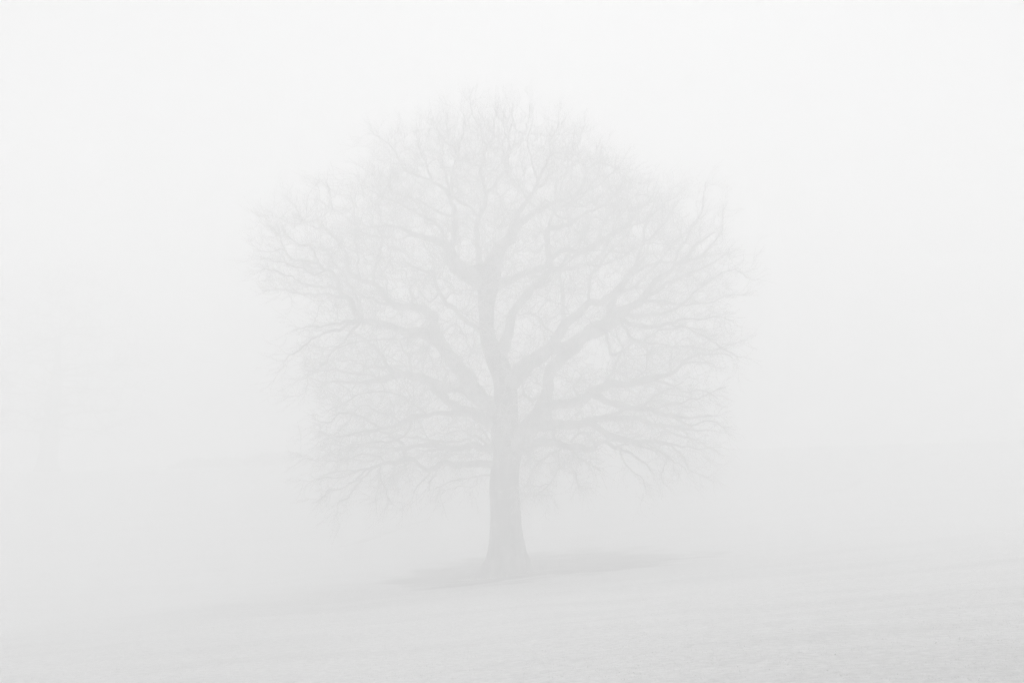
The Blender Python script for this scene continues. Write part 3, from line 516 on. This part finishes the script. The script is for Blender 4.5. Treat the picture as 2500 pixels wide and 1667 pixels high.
trunk_o, trunk_p = trunk_mesh()
fam = {0: [trunk_p]}                          # every centre line of a limb's family
limb_o, limb_main = {}, {}
seedP, seedD, seedL, seedR = [], [], [], []
def seeds(p, k):
    d = np.gradient(p[:, :3], axis=0); d = unit(d)
    m = p[:, 3] < .16
    seedP.append(p[m, :3]); seedD.append(d[m]); seedL.append(np.full(m.sum(), k)); seedR.append(p[m, 3])
m = trunk_p[:, 2] > 7
SMALL = (20, 21)                              # two thin shoots low on the trunk
for key, pts in SK[1:]:
    k = int(key.rstrip('b')); is_branch = key.endswith('b')
    if is_branch:                             # root the branch on the nearest line of its limb
        cand = np.vstack(fam[k]); j = ((cand[:, :3] - pts[0, :3]) ** 2).sum(1).argmin()
        st = cand[j].copy(); st[3] = min(st[3], pts[0, 3] * 1.15)
        if np.linalg.norm(st[:3] - pts[0, :3]) > .08: pts = np.vstack([st, pts])
    p = knots(spline(pts, .11), 1.45, .14)
    if len(p) > 20: p = p[:int(len(p) * .94)]
    p[:, 3] *= np.interp(p[:, 3], [.015, .06, .22], [.60, .88, 1.06])
    g = Geo(); limb_geo(g, p)
    if not is_branch:
        o = g.build('branch' if k in SMALL else 'limb', RIME_HAZE, oak); limb_o[k] = o; fam[k] = [p]
    else:
        g.build('branch', RIME_HAZE, limb_o[k]); fam[k].append(p)
    seeds(p, k)

HX, HZ = np.array(HULL).T
def inside_poly(px, pz):
    c = np.zeros(len(px), bool); j = len(HX) - 1
    for i in range(len(HX)):
        m = ((HZ[i] > pz) != (HZ[j] > pz)) & (px < (HX[j] - HX[i]) * (pz - HZ[i]) / (HZ[j] - HZ[i] + 1e-12) + HX[i])
        c ^= m; j = i
    return c
zs = np.linspace(1.9, 18.2, 120)
ext = []
for z in zs:
    t = np.linspace(-10.5, 10.5, 400); q = t[inside_poly(t, np.full(400, z))]
    ext.append((q.min(), q.max()) if len(q) else (0, 0))
ext = np.array(ext)
def crown_points(n, shrink):
    x = rng.uniform(-10, 10, n); z = rng.uniform(2.2, 18.1, n); y = rng.uniform(-9, 9, n)
    # shrink the outline towards its middle so that the twigs end at it
    q = np.array([noise.noise(Vector((a * .6, b * .6, c * .6))) for a, b, c in zip(x, y, z)])
    shrink = shrink + 1.5 * np.abs(q)
    sx, sz = x * (1 + shrink / 9.), 9.5 + (z - 9.5) * (1 + (shrink + .2) / 8.)
    ok = inside_poly(sx, sz)
    l, r = np.interp(z, zs, ext[:, 0]), np.interp(z, zs, ext[:, 1])
    hw = np.maximum((r - l) / 2, .1); u = (sx - (l + r) / 2) / hw
    yd = .86 * hw * np.sqrt(np.clip(1 - u ** 2, 0, 1))
    rho = np.sqrt(np.clip(u ** 2 + (y / (.86 * hw)) ** 2, 0, 9) * .75 + ((z - 8) / 10) ** 2 * .45)
    ok &= (np.abs(y) < yd) & (rng.random(n) < np.clip((rho - .15) * 1.5, .12, 1))
    ok &= ~((z < 4.0) & (rng.random(n) < .35))
    for hx, hz, hr in HOLES: ok &= (x - hx) ** 2 + (z - hz) ** 2 > hr ** 2
    return np.stack([x, y, z], 1)[ok]

att = crown_points(150000, .9)
# the sprays of twigs stand in clumps with open air between them
cl = np.array([noise.noise(Vector(a) * .62 + Vector((5, 2, 8))) for a in att])
att = att[rng.random(len(att)) < np.clip(.46 + 2.2 * cl, .03, 1)]
sP, sD, sL, sR = np.vstack(seedP), np.vstack(seedD), np.concatenate(seedL), np.concatenate(seedR)
tips = sP[sR < .026]                          # and twigs gather round the ends of the long branches
att = np.vstack([att, np.repeat(tips, 3, 0) + rng.normal(0, .26, (len(tips) * 3, 3))])
# first the mid-sized boughs, then the fine wood that grows on them
p1, pa1, l1, d1 = colonise(sP, sD, sL, crown_points(2600, 1.3), .22, .75, 7.0, 60, .05, jitter=.42, momentum=.75)
pos, pa, lim, dirs = colonise(p1, d1, l1, att, .19, .31, 6.0, 110, .04, jitter=.27, momentum=.62)
pa[:len(p1)] = pa1
n0 = len(sP)
rad, cnt, haskid = pipe_radii(pa, n0, TIP, 2.15)
rad[:n0] = np.maximum(sR, .008)
for i in range(n0, len(pos)): rad[i] = min(rad[i], rad[pa[i]] * (.75 if pa[i] < n0 else .99))
TW = {k: Geo() for k in limb_o}
for ch in chains(pos, pa, n0, cnt):
    k = int(lim[ch[-1]]); r = rad[ch].copy(); r[0] = min(r[0], r[1] * 1.1)
    TW[k].add(*tubes(pos[ch][None], r[None], 5 if r[0] > .025 else 3))
# fine twigs on every thin branch, then twiglets on the twigs
thin = (rad < .045)
cen = np.array([0, 0, 8.0])
for k in TW:
    own = np.where(thin & (lim == k))[0]
    if len(own) == 0: continue
    rep = np.where(haskid[own] | (own < n0), rng.poisson(TWIGS_SIDE, len(own)), TWIGS_TIP)
    b = np.repeat(own, rep); N = len(b)
    if N == 0: continue
    out = unit(pos[b] - cen); out[:, 2] += np.where(pos[b][:, 2] > 9, .35, -.15)
    P = sprays(TW[k], pos[b], dirs[b], out, 0, lenval(N, .25, .7), np.minimum(rad[b] * .8, TIP), TIP * .6, 4, spread=.62, kink=.26)
    # twiglets leave the twig at its joints
    for j in (1, 2, 3):
        q = rng.random(N) < TWIGLETS; Q = P[q]
        sprays(TW[k], Q[:, j], Q[:, j] - Q[:, j - 1], out[q], 0, lenval(q.sum(), .1, .34), np.full(q.sum(), TIP * .7), TIP * .5, 3, spread=1.1)
for k, g in TW.items():
    if g.n:
        o = g.build('twigs', TWIG, limb_o[k]); o['kind'] = 'stuff'
print('nodes', len(pos), 'verts', sum(g.n for g in TW.values()))

# ------------------------------------------------------------------ far trees
def far_tree(x, y, H, W, label, seed, lean=0., group=None, zoff=0.):
    global rng
    rng = np.random.default_rng(seed)
    root = bpy.data.objects.new('bare_tree', None); col.objects.link(root)
    root.location = (x, y, float(ground_at(x, y)[0]) + zoff)
    tag(root, label, 'tree', group)
    tr = W * .036
    rows = [(0, 0, -.5, tr * 1.9), (0, 0, 0, tr * 1.5), (0, 0, .5, tr * 1.1), (lean * .1, 0, H * .12, tr), (lean * .3, .1, H * .25, tr * .95), (lean * .5, .2, H * .4, tr * .7),
            (lean * .7, .1, H * .52, tr * .36), (lean, 0, H * .64, tr * .12), (lean, 0, H * .75, .02)]
    p = knots(spline(rows, .25), .6, .12)
    g = Geo(); limb_geo(g, p); g.build('trunk', FARB, root)
    n = 5200
    a = np.stack([rng.uniform(-1, 1, n), rng.uniform(-1, 1, n), rng.uniform(0, 1, n)], 1)
    hw = np.sqrt(np.clip(1 - ((a[:, 2] - .38) / .62) ** 2, 0, 1)) * np.array([.85 + .3 * noise.noise(Vector((v[0] * 2, v[2] * 3, seed))) for v in a])
    a = a[np.hypot(a[:, 0], a[:, 1]) < hw]
    a = np.stack([a[:, 0] * W / 2, a[:, 1] * W / 2, H * (.17 + .83 * a[:, 2])], 1)
    m = (p[:, 2] > H * .16)
    d = unit(np.gradient(p[:, :3], axis=0))
    ps, pa, _, ds = colonise(p[m, :3], d[m], np.zeros(m.sum(), int), a, .34, .62, 8, 60, .06)
    n0 = m.sum(); r, c, hk = pipe_radii(pa, n0, .022, 2.0); r[:n0] = p[m, 3]
    for i in range(n0, len(ps)): r[i] = min(r[i], r[pa[i]] * .9)
    g = Geo()
    for ch in chains(ps, pa, n0, c):
        q = r[ch].copy(); q[0] = min(q[0], q[1] * 1.1); g.add(*tubes(ps[ch][None], q[None], 4 if q[0] > .04 else 3))
    own = np.arange(n0, len(ps)); b = np.repeat(own, rng.poisson(1.6, len(own)))
    sprays(g, ps[b], ds[b], np.tile((0, 0, .4), (len(b), 1)), 0, lenval(len(b), .4, 1.1), np.full(len(b), .011), .007, 4)
    o = g.build('crown', FARB, root)
    return root
FARB = bark_material('far_bark', 1.8, .20)
far_tree(-33.5, 103., 15.5, 19., 'faint bare tree standing far back in the fog at the left edge', 5, .6)

# a low bramble hedge on the far rise, left of the oak
rng = np.random.default_rng(21)
hx = rng.uniform(-24.5, 3., 9500); hy = 103.0 + .10 * (hx + 24) + rng.normal(0, .45, len(hx)); hz = ground_at(hx, hy)
hh = .45 + .5 * np.clip((hx + 25) / 4, 0, 1) * np.clip((4 - hx) / 12, 0, 1) + .2 * np.sin(hx * 1.7) * np.sin(hx * .6)
g = Geo(); base = np.stack([hx, hy, hz - .1], 1) - np.array([-17., 104., 0])
sprays(g, base, np.tile((0, 0, 1.), (len(hx), 1)), np.tile((0, 0, .1), (len(hx), 1)), 0, hh * rng.uniform(.6, 1.25, len(hx)), np.full(len(hx), .03), .012, 5, spread=.8, kink=.3)
hedge = g.build('hedge', FARB); hedge.location = (-17., 104., 0)
tag(hedge, 'low dark hedge along the far rise to the left of the oak', 'hedge')

# ------------------------------------------------------------------ fog
zlo = gz.min() - 1.0; ztop = BASE[2] + 19.3
m = bpy.data.materials.new('fog'); m.use_nodes = True; nt = m.node_tree; nt.nodes.clear()
out = nt.nodes.new('ShaderNodeOutputMaterial'); pv = nt.nodes.new('ShaderNodeVolumePrincipled')
pv.inputs['Color'].default_value = (1, 1, 1, 1); pv.inputs['Density'].default_value = FOG; pv.inputs['Anisotropy'].default_value = FOG_G
nt.links.new(pv.outputs[0], out.inputs['Volume'])
x0, x1, y0, y1 = -156, 156, -52, 268
hv = [(x, y, z) for z in (zlo, ztop) for y in (y0, y1) for x in (x0, x1)]
hf = [(0, 2, 3, 1), (4, 5, 7, 6), (0, 1, 5, 4), (2, 6, 7, 3), (0, 4, 6, 2), (1, 3, 7, 5)]
haze = mesh_obj('haze', hv, hf, m, smooth=False); haze['kind'] = 'stuff'; haze['label'] = 'dense pale fog filling the air over the whole field'
